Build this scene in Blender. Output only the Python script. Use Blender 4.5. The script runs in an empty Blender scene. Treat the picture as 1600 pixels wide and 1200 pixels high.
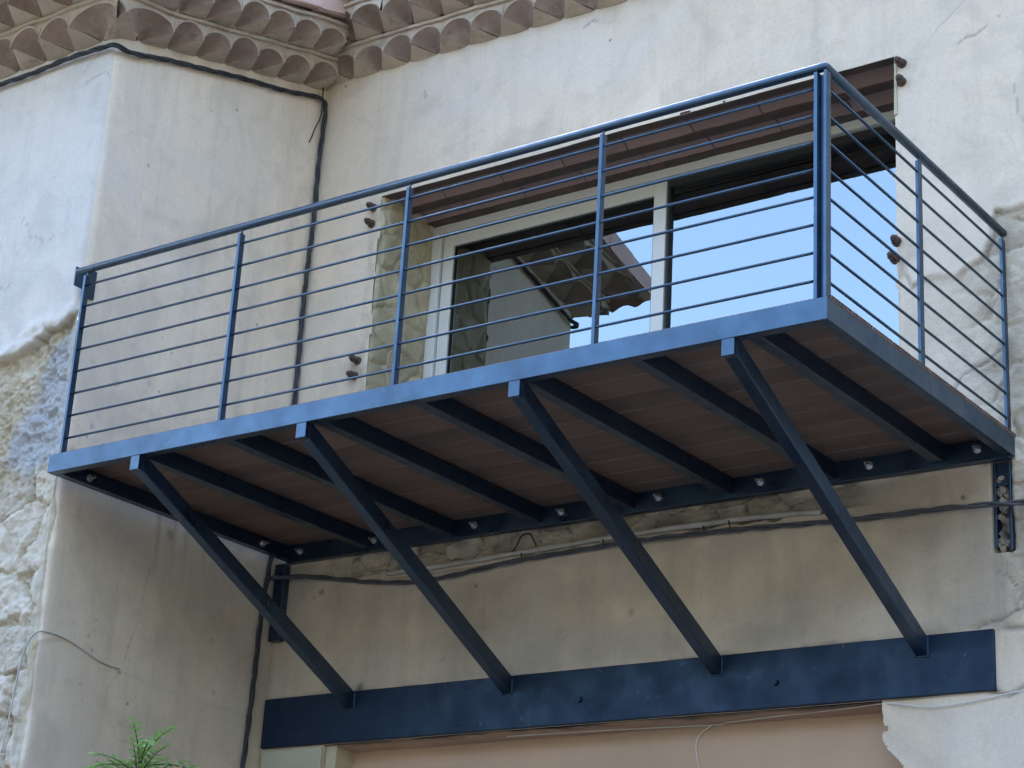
import bpy, bmesh, math, random
import numpy as np
from mathutils import Vector, Matrix
random.seed(7); RNG = np.random.RandomState(11)
sc = bpy.context.scene
C = sc.collection

# ------------------------------------------------------------------ camera
cam = bpy.data.cameras.new('camera'); cam_o = bpy.data.objects.new('camera', cam); C.objects.link(cam_o)
YAW, PIT, ROL, F = 0.6379, 0.3557, 0.0584, 3160.7
CAM = Vector((7.6042, -8.1583, -3.0401))
fw = Vector((-math.sin(YAW)*math.cos(PIT), math.cos(YAW)*math.cos(PIT), math.sin(PIT)))
rt = fw.cross(Vector((0, 0, 1))).normalized(); up = rt.cross(fw)
r2 = math.cos(ROL)*rt + math.sin(ROL)*up; u2 = -math.sin(ROL)*rt + math.cos(ROL)*up
cam_o.matrix_world = Matrix.Translation(CAM) @ Matrix((r2, u2, -fw)).transposed().to_4x4()
cam.sensor_width = 36; cam.lens = F/1600*36; cam.clip_end = 2000
sc.camera = cam_o

# ------------------------------------------------------------------ world, sun, exposure
SUN_AZ, SUN_EL = math.radians(-35), math.radians(42)       # azimuth from +Y towards +X
w = bpy.data.worlds.new('World'); sc.world = w; w.use_nodes = True
nt = w.node_tree; nt.nodes.clear()
sky = nt.nodes.new('ShaderNodeTexSky'); sky.sky_type = 'NISHITA'; sky.sun_disc = False
sky.sun_elevation = SUN_EL; sky.sun_rotation = SUN_AZ; sky.air_density = 1.0; sky.dust_density = 3.0; sky.ozone_density = 1.0
bg = nt.nodes.new('ShaderNodeBackground'); bg.inputs[1].default_value = 0.15
wo = nt.nodes.new('ShaderNodeOutputWorld')
nt.links.new(sky.outputs[0], bg.inputs[0]); nt.links.new(bg.outputs[0], wo.inputs[0])
sl = bpy.data.lights.new('sun', 'SUN'); sl.energy = 3.0; sl.angle = math.radians(.5); sl.color = (1, .95, .87)
so = bpy.data.objects.new('sun', sl); C.objects.link(so)
sd = Vector((math.sin(SUN_AZ)*math.cos(SUN_EL), math.cos(SUN_AZ)*math.cos(SUN_EL), math.sin(SUN_EL)))
so.rotation_euler = sd.to_track_quat('Z', 'Y').to_euler()
sc.view_settings.view_transform = 'Standard'; sc.view_settings.look = 'None'
sc.view_settings.gamma = 1; sc.view_settings.exposure = 3.03
sc.render.engine = 'CYCLES'

# ------------------------------------------------------------------ numpy noise
def _h(ix, iy, s):
    n = (ix.astype(np.int64)*374761393 + iy.astype(np.int64)*668265263 + s*1442695041) & 0x7fffffff
    n = ((n ^ (n >> 13))*1274126177) & 0x7fffffff
    n = ((n ^ (n >> 16))*2246822519) & 0x7fffffff
    return (n & 0xffffff)/float(0xffffff)
def vnoise(x, y, s=0):
    x = np.asarray(x, float); y = np.asarray(y, float)
    ix = np.floor(x); iy = np.floor(y); fx = x-ix; fy = y-iy
    fx = fx*fx*fx*(fx*(fx*6-15)+10); fy = fy*fy*fy*(fy*(fy*6-15)+10)
    a = _h(ix, iy, s); b = _h(ix+1, iy, s); c = _h(ix, iy+1, s); d = _h(ix+1, iy+1, s)
    return (a*(1-fx)+b*fx)*(1-fy)+(c*(1-fx)+d*fx)*fy*1.0 - .5
def fbm(x, y, s=0, o=5, g=.5):
    t = 0; a = 1
    for i in range(o):
        t = t + a*vnoise(x*2**i, y*2**i, s+i*17); a *= g
    return t
def worley(x, y, s=0):
    ix = np.floor(x); iy = np.floor(y)
    f1 = np.full(np.shape(x), 9.); f2 = f1.copy(); idv = np.zeros(np.shape(x))
    for dx in (-1, 0, 1):
        for dy in (-1, 0, 1):
            jx = ix+dx; jy = iy+dy
            px = jx+.15+.7*_h(jx, jy, s); py = jy+.15+.7*_h(jx, jy, s+5)
            d = np.hypot(px-x, py-y); r = _h(jx, jy, s+9)
            m = d < f1
            f2 = np.where(m, f1, np.minimum(f2, d)); idv = np.where(m, r, idv); f1 = np.where(m, d, f1)
    return f1, f2, idv
def sdpoly(x, z, P):
    """signed distance, negative inside"""
    ins = np.zeros(np.shape(x), bool); dm = np.full(np.shape(x), 1e9)
    n = len(P)
    for i in range(n):
        ax, az = P[i]; bx, bz = P[(i+1) % n]
        c = ((az > z) != (bz > z)) & (x < (bx-ax)*(z-az)/((bz-az) if bz != az else 1e-9)+ax)
        ins ^= c
        vx, vz = bx-ax, bz-az; L = vx*vx+vz*vz+1e-12
        t = np.clip(((x-ax)*vx+(z-az)*vz)/L, 0, 1)
        dm = np.minimum(dm, np.hypot(x-ax-t*vx, z-az-t*vz))
    return np.where(ins, -dm, dm)
def sstep(a, b, v):
    t = np.clip((v-a)/(b-a), 0, 1); return t*t*(3-2*t)
def segd(x, z, pts):
    dm = np.full(np.shape(x), 1e9)
    for (ax, az), (bx, bz) in zip(pts[:-1], pts[1:]):
        vx, vz = bx-ax, bz-az; L = vx*vx+vz*vz+1e-12
        t = np.clip(((x-ax)*vx+(z-az)*vz)/L, 0, 1)
        dm = np.minimum(dm, np.hypot(x-ax-t*vx, z-az-t*vz))
    return dm

# ------------------------------------------------------------------ object helpers
def tag(o, label=None, cat=None, group=None, kind=None):
    for k, v in (('label', label), ('category', cat), ('group', group), ('kind', kind)):
        if v: o[k] = v
    return o
def empty(name, loc=(0, 0, 0)):
    o = bpy.data.objects.new(name, None); C.objects.link(o); o.location = loc; return o
def link(name, me, mat, parent=None, smooth=False, bevel=0):
    o = bpy.data.objects.new(name, me); C.objects.link(o)
    for m in (mat if isinstance(mat, (list, tuple)) else [mat]): me.materials.append(m)
    if parent:
        o.parent = parent; o.matrix_parent_inverse = Matrix.Translation(-parent_origin(parent))
    if smooth: me.polygons.foreach_set('use_smooth', [True]*len(me.polygons))
    if bevel:
        b = o.modifiers.new('bevel', 'BEVEL'); b.width = bevel; b.segments = 2; b.limit_method = 'ANGLE'
    return o
def parent_origin(p):
    v = Vector(p.location)
    if p.parent: return Vector((0, 0, 0)) if False else v
    return v
class MB:
    def __init__(s): s.v = []; s.f = []; s.mi = []
    def add(s, vs, fs, mi=0):
        n = len(s.v); s.v += [tuple(a) for a in vs]; s.f += [tuple(i+n for i in f) for f in fs]; s.mi += [mi]*len(fs)
    def box(s, x0, x1, y0, y1, z0, z1, mi=0, jit=0):
        vs = [(x0, y0, z0), (x1, y0, z0), (x1, y1, z0), (x0, y1, z0), (x0, y0, z1), (x1, y0, z1), (x1, y1, z1), (x0, y1, z1)]
        if jit: vs = [tuple(c+random.uniform(-jit, jit) for c in v) for v in vs]
        s.add(vs, [(0, 3, 2, 1), (4, 5, 6, 7), (0, 1, 5, 4), (1, 2, 6, 5), (2, 3, 7, 6), (3, 0, 4, 7)], mi)
    def cyl(s, a, b, r, n=12, r1=None, mi=0, caps=True):
        a = Vector(a); b = Vector(b); r1 = r if r1 is None else r1
        d = (b-a).normalized(); u = d.orthogonal().normalized(); v = d.cross(u)
        vs = []
        for (p, q) in ((a, r), (b, r1)):
            for i in range(n):
                t = 2*math.pi*i/n; vs.append(p+u*math.cos(t)*q+v*math.sin(t)*q)
        fs = [(i, (i+1) % n, n+(i+1) % n, n+i) for i in range(n)]
        if caps: fs += [tuple(range(n-1, -1, -1)), tuple(range(n, 2*n))]
        s.add(vs, fs, mi)
    def tube(s, pts, r, n=8, mi=0):
        pts = [Vector(p) for p in pts]; N = len(pts); vs = []; u = None
        for i, p in enumerate(pts):
            d = (pts[min(i+1, N-1)]-pts[max(i-1, 0)]).normalized()
            u = d.orthogonal().normalized() if u is None else (u-d*u.dot(d)).normalized()
            v = d.cross(u); rr = r[i] if hasattr(r, '__len__') else r
            for k in range(n):
                t = 2*math.pi*k/n; vs.append(p+u*math.cos(t)*rr+v*math.sin(t)*rr)
        fs = [(i*n+k, i*n+(k+1) % n, (i+1)*n+(k+1) % n, (i+1)*n+k) for i in range(N-1) for k in range(n)]
        fs += [tuple(range(n-1, -1, -1)), tuple(range((N-1)*n, N*n))]
        s.add(vs, fs, mi)
    def lumps(s, c, R, seed, n=2, squash=(1, 1, 1), mi=0):
        bm = bmesh.new(); bmesh.ops.create_icosphere(bm, subdivisions=n, radius=1)
        rr = random.Random(seed); ph = [rr.uniform(0, 6) for _ in range(6)]
        vs = []
        for v in bm.verts:
            p = v.co; k = 1+.22*math.sin(3.1*p.x+ph[0])*math.sin(2.7*p.y+ph[1])+.16*math.sin(5*p.z+ph[2]+4*p.x)+rr.uniform(-.07, .07)
            vs.append((c[0]+p.x*R*k*squash[0], c[1]+p.y*R*k*squash[1], c[2]+p.z*R*k*squash[2]))
        fs = [tuple(v.index for v in f.verts) for f in bm.faces]; bm.free(); s.add(vs, fs, mi)
    def build(s, name, mat, parent=None, smooth=False, bevel=0):
        me = bpy.data.meshes.new(name); me.from_pydata(s.v, [], s.f); me.update()
        if isinstance(mat, (list, tuple)): me.polygons.foreach_set('material_index', s.mi)
        return link(name, me, mat, parent, smooth, bevel)
def grid(name, P, mat, parent=None, attrs=None, keep=None, flip=False):
    """P (n,m,3) array -> mesh"""
    n, m = P.shape[:2]
    idx = np.arange(n*m).reshape(n, m)
    q = np.stack([idx[:-1, :-1], idx[1:, :-1], idx[1:, 1:], idx[:-1, 1:]], -1)
    if keep is not None: q = q[keep]
    q = q.reshape(-1, 4)
    if flip: q = q[:, ::-1]
    me = bpy.data.meshes.new(name)
    me.vertices.add(n*m); me.vertices.foreach_set('co', P.reshape(-1).astype('f4'))
    me.loops.add(q.size); me.loops.foreach_set('vertex_index', np.ascontiguousarray(q.reshape(-1)).astype('i4'))
    me.polygons.add(len(q)); me.polygons.foreach_set('loop_start', np.arange(0, q.size, 4).astype('i4'))
    me.polygons.foreach_set('loop_total', np.full(len(q), 4, 'i4'))
    me.update(calc_edges=True); me.validate()
    for k, a in (attrs or {}).items():
        at = me.attributes.new(k, 'FLOAT', 'POINT'); at.data.foreach_set('value', a.reshape(-1).astype('f4'))
    return link(name, me, mat, parent, smooth=True)
def cat(pts, k=8):
    pts = [Vector(p) for p in pts]; P = [pts[0]*2-pts[1]]+pts+[pts[-1]*2-pts[-2]]; out = []
    for i in range(1, len(P)-2):
        for j in range(k):
            t = j/k; a, b, c, d = P[i-1:i+3]
            out.append(.5*((2*b)+(c-a)*t+(2*a-5*b+4*c-d)*t*t+(3*b-a-3*c+d)*t**3))
    out.append(pts[-1]); return out

# ------------------------------------------------------------------ materials
class NT:
    def __init__(s, name):
        s.m = bpy.data.materials.new(name); s.m.use_nodes = True; s.t = s.m.node_tree; s.t.nodes.clear()
        s.out = s.n('OutputMaterial'); s.b = s.n('BsdfPrincipled'); s.l(s.b.outputs[0], s.out.inputs[0])
        s.co = s.n('TexCoord').outputs['Object']
    def n(s, k, **kw):
        x = s.t.nodes.new('ShaderNode'+k)
        for a, b in kw.items(): setattr(x, a, b)
        return x
    def l(s, a, b): s.t.links.new(a, b)
    def map(s, sc_, co=None):
        m = s.n('Mapping'); s.l(co or s.co, m.inputs[0]); m.inputs['Scale'].default_value = sc_; return m.outputs[0]
    def noise(s, scale, det=4, co=None, rough=.55, dist=0):
        x = s.n('TexNoise'); s.l(co or s.co, x.inputs['Vector']); x.inputs['Scale'].default_value = scale
        x.inputs['Detail'].default_value = det; x.inputs['Roughness'].default_value = rough; x.inputs['Distortion'].default_value = dist
        return x.outputs['Fac']
    def ramp(s, f, a, b, ca=(0, 0, 0, 1), cb=(1, 1, 1, 1)):
        r = s.n('ValToRGB'); s.l(f, r.inputs[0]); e = r.color_ramp.elements
        e[0].position = a; e[1].position = b; e[0].color = ca; e[1].color = cb; return r.outputs[0]
    def mix(s, f, a, b, mode='MIX'):
        x = s.n('MixRGB', blend_type=mode)
        for v, i in ((f, 0), (a, 1), (b, 2)):
            if isinstance(v, (int, float)): x.inputs[i].default_value = v
            elif isinstance(v, tuple): x.inputs[i].default_value = v if len(v) == 4 else v+(1,)
            else: s.l(v, x.inputs[i])
        return x.outputs[0]
    def math(s, op, a, b=0.):
        x = s.n('Math', operation=op)
        for v, i in ((a, 0), (b, 1)):
            if isinstance(v, (int, float)): x.inputs[i].default_value = v
            else: s.l(v, x.inputs[i])
        return x.outputs[0]
    def attr(s, name): x = s.n('Attribute', attribute_name=name); return x.outputs['Fac']
    def bump(s, h, st=.3, d=.01, nrm=None):
        x = s.n('Bump'); x.inputs['Strength'].default_value = st; x.inputs['Distance'].default_value = d
        s.l(h, x.inputs['Height'])
        if nrm: s.l(nrm, x.inputs['Normal'])
        s.l(x.outputs[0], s.b.inputs['Normal']); return x.outputs[0]
    def col(s, v):
        if isinstance(v, tuple): s.b.inputs['Base Color'].default_value = v+(1,)
        else: s.l(v, s.b.inputs['Base Color'])
    def set(s, **k):
        for a, v in k.items(): s.b.inputs[a.replace('_', ' ')].default_value = v

def plaster_mat(name, warm, cool, stoneA, stoneB, blue=None):
    t = NT(name)
    big = t.ramp(t.noise(.9, 3, dist=.6), .36, .62)
    c = t.mix(big, warm, cool)
    streak = t.noise(1.6, 4, t.map((2.2, 2.2, .55)), .6, .8)
    c = t.mix(t.math('MULTIPLY', t.ramp(streak, .48, .72), .45), c, tuple(min(1, v*1.16) for v in warm))
    c = t.mix(t.math('MULTIPLY', t.ramp(t.noise(2.7, 5, dist=1.0), .48, .68), .65), c, tuple(v*.80 for v in cool))
    c = t.mix(t.math('MULTIPLY', t.ramp(t.noise(1.7, 6, t.map((4.5, 4.5, .35)), .6, .3), .52, .70), .38), c, tuple(v*.70 for v in cool))
    c = t.mix(t.math('MULTIPLY', t.ramp(t.noise(.7, 3, t.map((1, 1, 1.4)), .5, 1.2), .54, .66), .5), c, (.66, .60, .54))
    c = t.mix(t.math('MULTIPLY', t.ramp(t.noise(7, 6, rough=.65), .54, .70), .40), c, tuple(v*.74 for v in warm))
    c = t.mix(t.math('MULTIPLY', t.ramp(t.noise(60, 3), .45, .65), .10), c, (.25, .23, .2))
    # small pits and specks
    vo = t.n('TexVoronoi', feature='F1'); t.l(t.co, vo.inputs['Vector']); vo.inputs['Scale'].default_value = 5.5
    sp = t.ramp(vo.outputs['Distance'], .03, .07, (1, 1, 1, 1), (0, 0, 0, 1))
    sp = t.math('MULTIPLY', sp, t.ramp(t.noise(3.1, 2), .5, .6))
    c = t.mix(t.math('MULTIPLY', sp, .6), c, (.11, .1, .09))
    # hairline cracks
    v2 = t.n('TexVoronoi', feature='DISTANCE_TO_EDGE'); v2.inputs['Scale'].default_value = 1.3
    nz = t.n('TexNoise'); t.l(t.co, nz.inputs['Vector']); nz.inputs['Scale'].default_value = 3; nz.inputs['Detail'].default_value = 6
    t.l(t.mix(.12, t.co, nz.outputs['Color'], 'ADD'), v2.inputs['Vector'])
    cr = t.math('MULTIPLY', t.ramp(v2.outputs['Distance'], .001, .006, (1, 1, 1, 1), (0, 0, 0, 1)), t.ramp(t.noise(.8, 2), .60, .66))
    c = t.mix(t.math('MULTIPLY', cr, .3), c, (.16, .14, .12))
    # exposed rough masonry
    st = t.attr('stone')
    s_c = t.mix(t.ramp(t.noise(6, 5, dist=1), .35, .65), stoneA, stoneB)
    s_c = t.mix(t.math('MULTIPLY', t.ramp(t.noise(22, 5), .55, .8), .4), s_c, tuple(v*.5 for v in stoneB))
    s_c = t.mix(1, s_c, t.mix(t.attr('cell'), (.72, .70, .66), (1.25, 1.25, 1.25)), 'MULTIPLY')
    if blue: s_c = t.mix(t.attr('blue'), s_c, blue)
    c = t.mix(st, c, s_c)
    c = t.mix(t.attr('dirt'), c, (.062, .063, .065))  # dirt also carries the shade painted in under the balcony
    t.col(c); t.set(Roughness=.92); t.b.inputs['Specular IOR Level'].default_value = .25
    h = t.math('ADD', t.math('MULTIPLY', t.noise(3.5, 6, rough=.6), 1.3), t.math('MULTIPLY', t.noise(34, 5, rough=.65), .22))
    h = t.math('ADD', h, t.math('MULTIPLY', t.math('MULTIPLY', t.noise(24, 7, rough=.75), 3.2), st))
    h = t.math('SUBTRACT', h, t.math('MULTIPLY', t.math('ADD', cr, sp), .25))
    t.bump(h, .5, .012)
    return t.m
def steel(name, base, rough=.38, metal=.35, rust=.0, tint=(1, 1, 1), ior=1.5):
    t = NT(name)
    c = t.mix(t.ramp(t.noise(3, 6), .3, .75), base, tuple(v*.7 for v in base))
    c = t.mix(t.math('MULTIPLY', t.ramp(t.noise(2.2, 6, t.map((1.5, 1.5, .6)), .65), .52, .72), .13), c, (.10, .115, .14))      # dust film
    c = t.mix(t.math('MULTIPLY', t.ramp(t.noise(26, 6, rough=.75), .64, .74), .55), c, (.22, .21, .20))                          # scuffs
    c = t.mix(t.math('MULTIPLY', t.ramp(t.noise(11, 6, rough=.8), .68, .73), .7), c, (.13, .075, .05))                             # rust specks
    if rust: c = t.mix(t.ramp(t.noise(14, 6), .4, .65), c, (.12, .07, .05))
    t.col(c); t.set(Metallic=metal, IOR=ior); t.b.inputs['Specular Tint'].default_value = tint+(1,)
    r = t.n('MapRange'); t.l(t.noise(6, 6, rough=.65), r.inputs[0]); r.inputs[1].default_value = .3; r.inputs[2].default_value = .7; r.inputs[3].default_value = rough-.12; r.inputs[4].default_value = rough+.2
    t.l(r.outputs[0], t.b.inputs['Roughness'])
    t.bump(t.math('ADD', t.noise(7, 3), t.math('MULTIPLY', t.noise(60, 3), .25)), .12, .006)
    return t.m
def simple(name, a, b, scale=8, rough=.8, bump=.3, dist=.01, spec=.4, det=5):
    t = NT(name); t.col(t.mix(t.ramp(t.noise(scale, det), .35, .65), a, b)); t.set(Roughness=rough)
    t.b.inputs['Specular IOR Level'].default_value = spec
    if bump: t.bump(t.noise(scale*4, 5, rough=.65), bump, dist)
    return t.m

M = {}
M['plaster'] = plaster_mat('grey cream render', (.71, .595, .455), (.655, .565, .455), (.62, .54, .425), (.47, .42, .33))
M['plaster_wing'] = plaster_mat('pale wing render', (.76, .645, .505), (.71, .62, .505), (.64, .59, .48), (.53, .46, .31))  # return side of the wing: warm bounce light is put into this colour
M['plaster_front'] = plaster_mat('pale front render', (.61, .565, .505), (.575, .55, .515), (.58, .52, .42), (.46, .39, .27), (.42, .425, .43))  # street side of the wing: cooler copy, bluish sky light put into the colour
M['rubble'] = plaster_mat('cream rubble', (.52, .46, .32), (.48, .43, .32), (.54, .47, .32), (.40, .34, .22))
M['steel'] = steel('blue grey paint', (.004, .008, .024), .33, 0, tint=(.43, .71, 1), ior=2.10)
M['steel_dark'] = steel('navy paint', (.005, .011, .030), .5, 0, tint=(.45, .7, 1), ior=1.6)
M['iron'] = steel('rusty iron', (.085, .07, .068), .7, .1, 1)
M['zincbolt'] = simple('zinc plated bolt', (.75, .76, .78), (.6, .61, .62), 20, .3, .1)
M['zincbolt'].node_tree.nodes['Principled BSDF'].inputs['Metallic'].default_value = .85
M['tile'] = simple('weathered clay tile', (.25, .195, .165), (.18, .145, .13), 6, .95, .4, .006)
M['rim'] = simple('chipped tile rim', (.52, .45, .38), (.42, .36, .30), 9, .9, .2, .003)
M['mortar'] = simple('cornice mortar', (.48, .41, .325), (.38, .325, .26), 5, .95, .5, .01)
M['pink'] = simple('pink clay edge tile', (.62, .42, .36), (.70, .52, .46), 3, .8, .2, .004)
M['roof'] = simple('roof clay', (.36, .19, .13), (.28, .16, .12), 5, .9, .3, .01)
M['zinc'] = simple('zinc gutter', (.20, .23, .30), (.26, .29, .36), 3, .5, .1, .003, .5)
M['conduit'] = simple('limewashed conduit', (.52, .50, .46), (.34, .32, .29), 7, .8, .4, .006)
M['alu'] = simple('cream painted aluminium', (.66, .66, .62), (.62, .62, .58), 2, .45, 0)
M['rubber'] = simple('gasket', (.02, .02, .022), (.02, .02, .022), 2, .6, 0)
M['cable'] = simple('cable sheath', (.022, .024, .032), (.04, .042, .05), 12, .6, .2, .002)
M['cable_old'] = simple('weathered cable', (.06, .065, .08), (.10, .10, .115), 12, .7, .2, .002)
M['room'] = simple('dim room', (.10, .095, .09), (.08, .08, .08), 2, .9, 0)
M['street'] = simple('street paving', (.062, .061, .06), (.044, .044, .044), 1.5, .9, .4, .02)
M['blocker'] = simple('dark sky blocker', (.045, .055, .045), (.075, .08, .065), .4, .95, .5, .3)  # dark cover of the added, unseen horizon ring
M['board'] = None
t = NT('old clay tile')
c = t.mix(t.ramp(t.noise(3.5, 5), .35, .65), (.30, .215, .165), (.215, .155, .125))
c = t.mix(t.math('MULTIPLY', t.ramp(t.noise(9, 6, rough=.7), .5, .68), .6), c, (.36, .31, .25))
c = t.mix(t.math('MULTIPLY', t.ramp(t.noise(14, 6, rough=.7), .58, .7), .6), c, (.10, .09, .08))
t.col(c); t.set(Roughness=.95); t.bump(t.noise(14, 6, rough=.7), .6, .014); M['tile'] = t.m
t = NT('cornice lime mortar')
c = t.mix(t.ramp(t.noise(2.5, 5), .35, .65), (.57, .47, .365), (.44, .37, .29))
c = t.mix(t.math('MULTIPLY', t.ramp(t.noise(7, 6, rough=.7), .52, .68), .55), c, (.22, .19, .16))
t.col(c); t.set(Roughness=.95); t.bump(t.noise(11, 7, rough=.72), .8, .02); M['mortar'] = t.m
t = NT('composite board underside')
c = t.mix(t.ramp(t.noise(2.5, 6, t.map((1, 6, 6))), .35, .7), (.20, .135, .108), (.155, .105, .09))
oi = t.n('ObjectInfo'); c = t.mix(1, c, t.mix(oi.outputs['Random'], (.82, .82, .84), (1.22, 1.16, 1.12)), 'MULTIPLY')
c = t.mix(t.math('MULTIPLY', t.ramp(t.noise(1.6, 5, t.map((1, 2, 1))), .5, .7), .5), c, (.20, .16, .14))
t.col(c); t.set(Roughness=.7); t.bump(t.noise(25, 4, t.map((.3, 5, 5))), .15, .004); M['board'] = t.m
t = NT('dusty brick vault')
br = t.n('TexBrick'); t.l(t.map((1, 1, 1)), br.inputs['Vector'])
br.inputs['Scale'].default_value = 1; br.inputs['Brick Width'].default_value = .42; br.inputs['Row Height'].default_value = .30
br.inputs['Mortar Size'].default_value = .006; br.offset = 0
br.inputs['Color1'].default_value = (.36, .25, .225, 1); br.inputs['Color2'].default_value = (.27, .19, .175, 1); br.inputs['Mortar'].default_value = (.10, .08, .07, 1)
c = t.mix(t.math('MULTIPLY', t.ramp(t.noise(5, 5), .4, .65), .55), br.outputs[0], (.27, .22, .20))
t.col(c); t.set(Roughness=.95); t.bump(t.noise(18, 5), .4, .01); M['vault'] = t.m
t = NT('faded peach render')
c = t.mix(t.ramp(t.noise(1.4, 4, dist=.5), .35, .65), (.52, .355, .245), (.44, .31, .22))
c = t.mix(t.math('MULTIPLY', t.attr('dirt'), .9), c, (.12, .09, .08))
t.col(c); t.set(Roughness=.9); t.bump(t.noise(8, 5), .35, .01); M['peach'] = t.m
t = NT('pale yellow render'); t.col(t.mix(t.noise(3, 4), (.46, .45, .33), (.40, .39, .30))); t.set(Roughness=.9); t.bump(t.noise(12, 5), .4, .01); M['yellow'] = t.m
# reflective solar glass
t = NT('reflective glass'); gl = t.n('BsdfGlossy'); gl.inputs['Roughness'].default_value = .004; gl.inputs['Color'].default_value = (.84, .97, 1, 1)
tr = t.n('BsdfTransparent'); tr.inputs['Color'].default_value = (.35, .38, .40, 1)
fr = t.n('Fresnel'); fr.inputs['IOR'].default_value = 3.2
mx = t.n('MixShader'); t.l(fr.outputs[0], mx.inputs[0]); t.l(tr.outputs[0], mx.inputs[1]); t.l(gl.outputs[0], mx.inputs[2]); t.l(mx.outputs[0], t.out.inputs[0])
M['glass'] = t.m
t = NT('leaf'); t.col(t.mix(t.noise(9, 2), (.20, .34, .13), (.38, .50, .22))); t.set(Roughness=.5); t.b.inputs['Subsurface Weight'].default_value = 0
trl = t.n('BsdfTranslucent'); trl.inputs[0].default_value = (.25, .45, .10, 1); ms = t.n('MixShader'); ms.inputs[0].default_value = .35
t.l(t.b.outputs[0], ms.inputs[1]); t.l(trl.outputs[0], ms.inputs[2]); t.l(ms.outputs[0], t.out.inputs[0]); M['leaf'] = t.m
M['stem'] = simple('stem', (.10, .09, .05), (.07, .06, .04), 9, .8, .2)

L, D, GZ = 4.3585, 1.8146, -4.64        # balcony length, depth; street level
WY = -1.697                             # front face of the projecting wing

# ------------------------------------------------------------------ setting
g = MB(); g.box(-300, 300, -300, 300, GZ-.5, GZ)
tag(g.build('street', M['street']), kind='structure')
# dark sky blocker ring, unseen, added to block low sky light
ang = np.linspace(0, 2*math.pi, 121); rad = np.array([34., 42, 52, 66, 90, 140, 260]); hh = np.array([0, 7., 12, 16, 24, 38, 66])
A, Rr = np.meshgrid(ang, rad, indexing='ij'); Hh = np.broadcast_to(hh, A.shape)
wv = fbm(np.cos(A)*4+9, np.sin(A)*4+Rr*.06, 500, 5); wv[-1] = wv[0]
grid('horizon_blocker', np.stack([Rr*np.cos(A)*-1, Rr*np.sin(A), GZ-.02+Hh*(.9+.35*wv)*np.where(-np.cos(A) > 0, 1+.9*np.maximum(-np.cos(A), 0), 1)], -1), M['blocker'])['kind'] = 'structure'

# ------------------------------------------------------------------ main house
house = tag(empty('stone_house', (2.2, 0, GZ)), 'old house wall of blotchy grey cream render behind the balcony, with the wide window', 'house')
xs = np.arange(-.05, 5.3, .0125)
zs = np.concatenate([np.arange(-2.2, -.34, .0125), np.arange(-.34, .0, .0062), np.arange(0, 3.2, .0125)])
X, Z = np.meshgrid(xs, zs, indexing='ij')
wx = X+.035*fbm(X*7, Z*7, 3, 5); wz = Z+.035*fbm(X*7, Z*7, 40, 5)
Pr = [(3.80, 1.02), (3.88, .84), (3.97, .87), (4.10, .83), (4.22, .90), (4.27, 1.02), (4.30, 1.13), (4.8, 1.14), (5.4, 1.0), (5.4, -.8), (4.40, -.9), (4.31, -.6), (4.34, -.12), (3.79, -.1)]
sdR = sdpoly(wx, wz, Pr); inR = sstep(.006, -.008, sdR)
soft = sstep(4.0, 4.35, X)                                  # rubble gets rougher to the right
y = .010*fbm(X*1.3, Z*1.3, 1, 3)+.003*fbm(X*6, Z*6, 2, 4)
f1, f2, cid = worley(wx*4.2+3, wz*5.5, 4)
stn = sstep(.0, .10, f2-f1)
rough = .018*fbm(X*9, Z*9, 6, 5, .6)+.010*np.abs(fbm(X*16, Z*16, 9, 4, .6))
rub = .011+rough*(.25+.75*soft)+(.014*(1-stn)-.014*(cid-.5))*(.1+.9*soft)
y = y*(1-inR)+(rub)*inR
lip = np.exp(-((sdR-.012)/.02)**2)*sstep(3.75, 3.9, X)*sstep(.4, .7, Z)
y -= .003*lip
crk = segd(wx, wz, [(3.85, .10), (4.02, .22), (4.12, .34), (4.2, .38), (4.3, .44)]); y += .006*np.exp(-(crk/.008)**2)
dirt = np.zeros_like(X)
edge = np.exp(-((sdR+.006)/.007)**2)*sstep(3.78, 3.86, X)*(Z < 1.3)*(.15+1.0*fbm(X*5, Z*5, 8)); dirt = np.maximum(dirt, np.clip(edge, 0, .5))
dirt = np.maximum(dirt, .55*np.exp(-(crk/.007)**2))
# broken strip of rubble under the ledger, with a bead of smooth mortar
top = -.225+.012*fbm(X*3, Z*0, 12)
st = sstep(.30, .45, wx)*sstep(3.70, 3.5, wx)*sstep(0, .012, wz-top)*(Z < 0)
g1, g2, gid = worley(wx*5+1, wz*9+2, 21)
y = y*(1-st)+st*(.020+.024*fbm(X*10, Z*16, 14, 5, .65)+.016*sstep(.08, 0, g2-g1)-.030*(gid-.35))
dirt = np.maximum(dirt, st*np.clip(.28+.55*sstep(.05, 0, g2-g1)+.7*fbm(X*7, Z*12, 15), 0, .85))
bead = np.exp(-((Z+.235)/.014)**2)*sstep(.85, .95, X)*sstep(3.45, 3.3, X); y -= .004*bead
dirt = np.maximum(dirt, .55*np.exp(-((Z+.262+.004*fbm(X*8, Z*0, 5))/.008)**2)*sstep(.6, .9, X)*sstep(3.5, 3.3, X))
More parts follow.
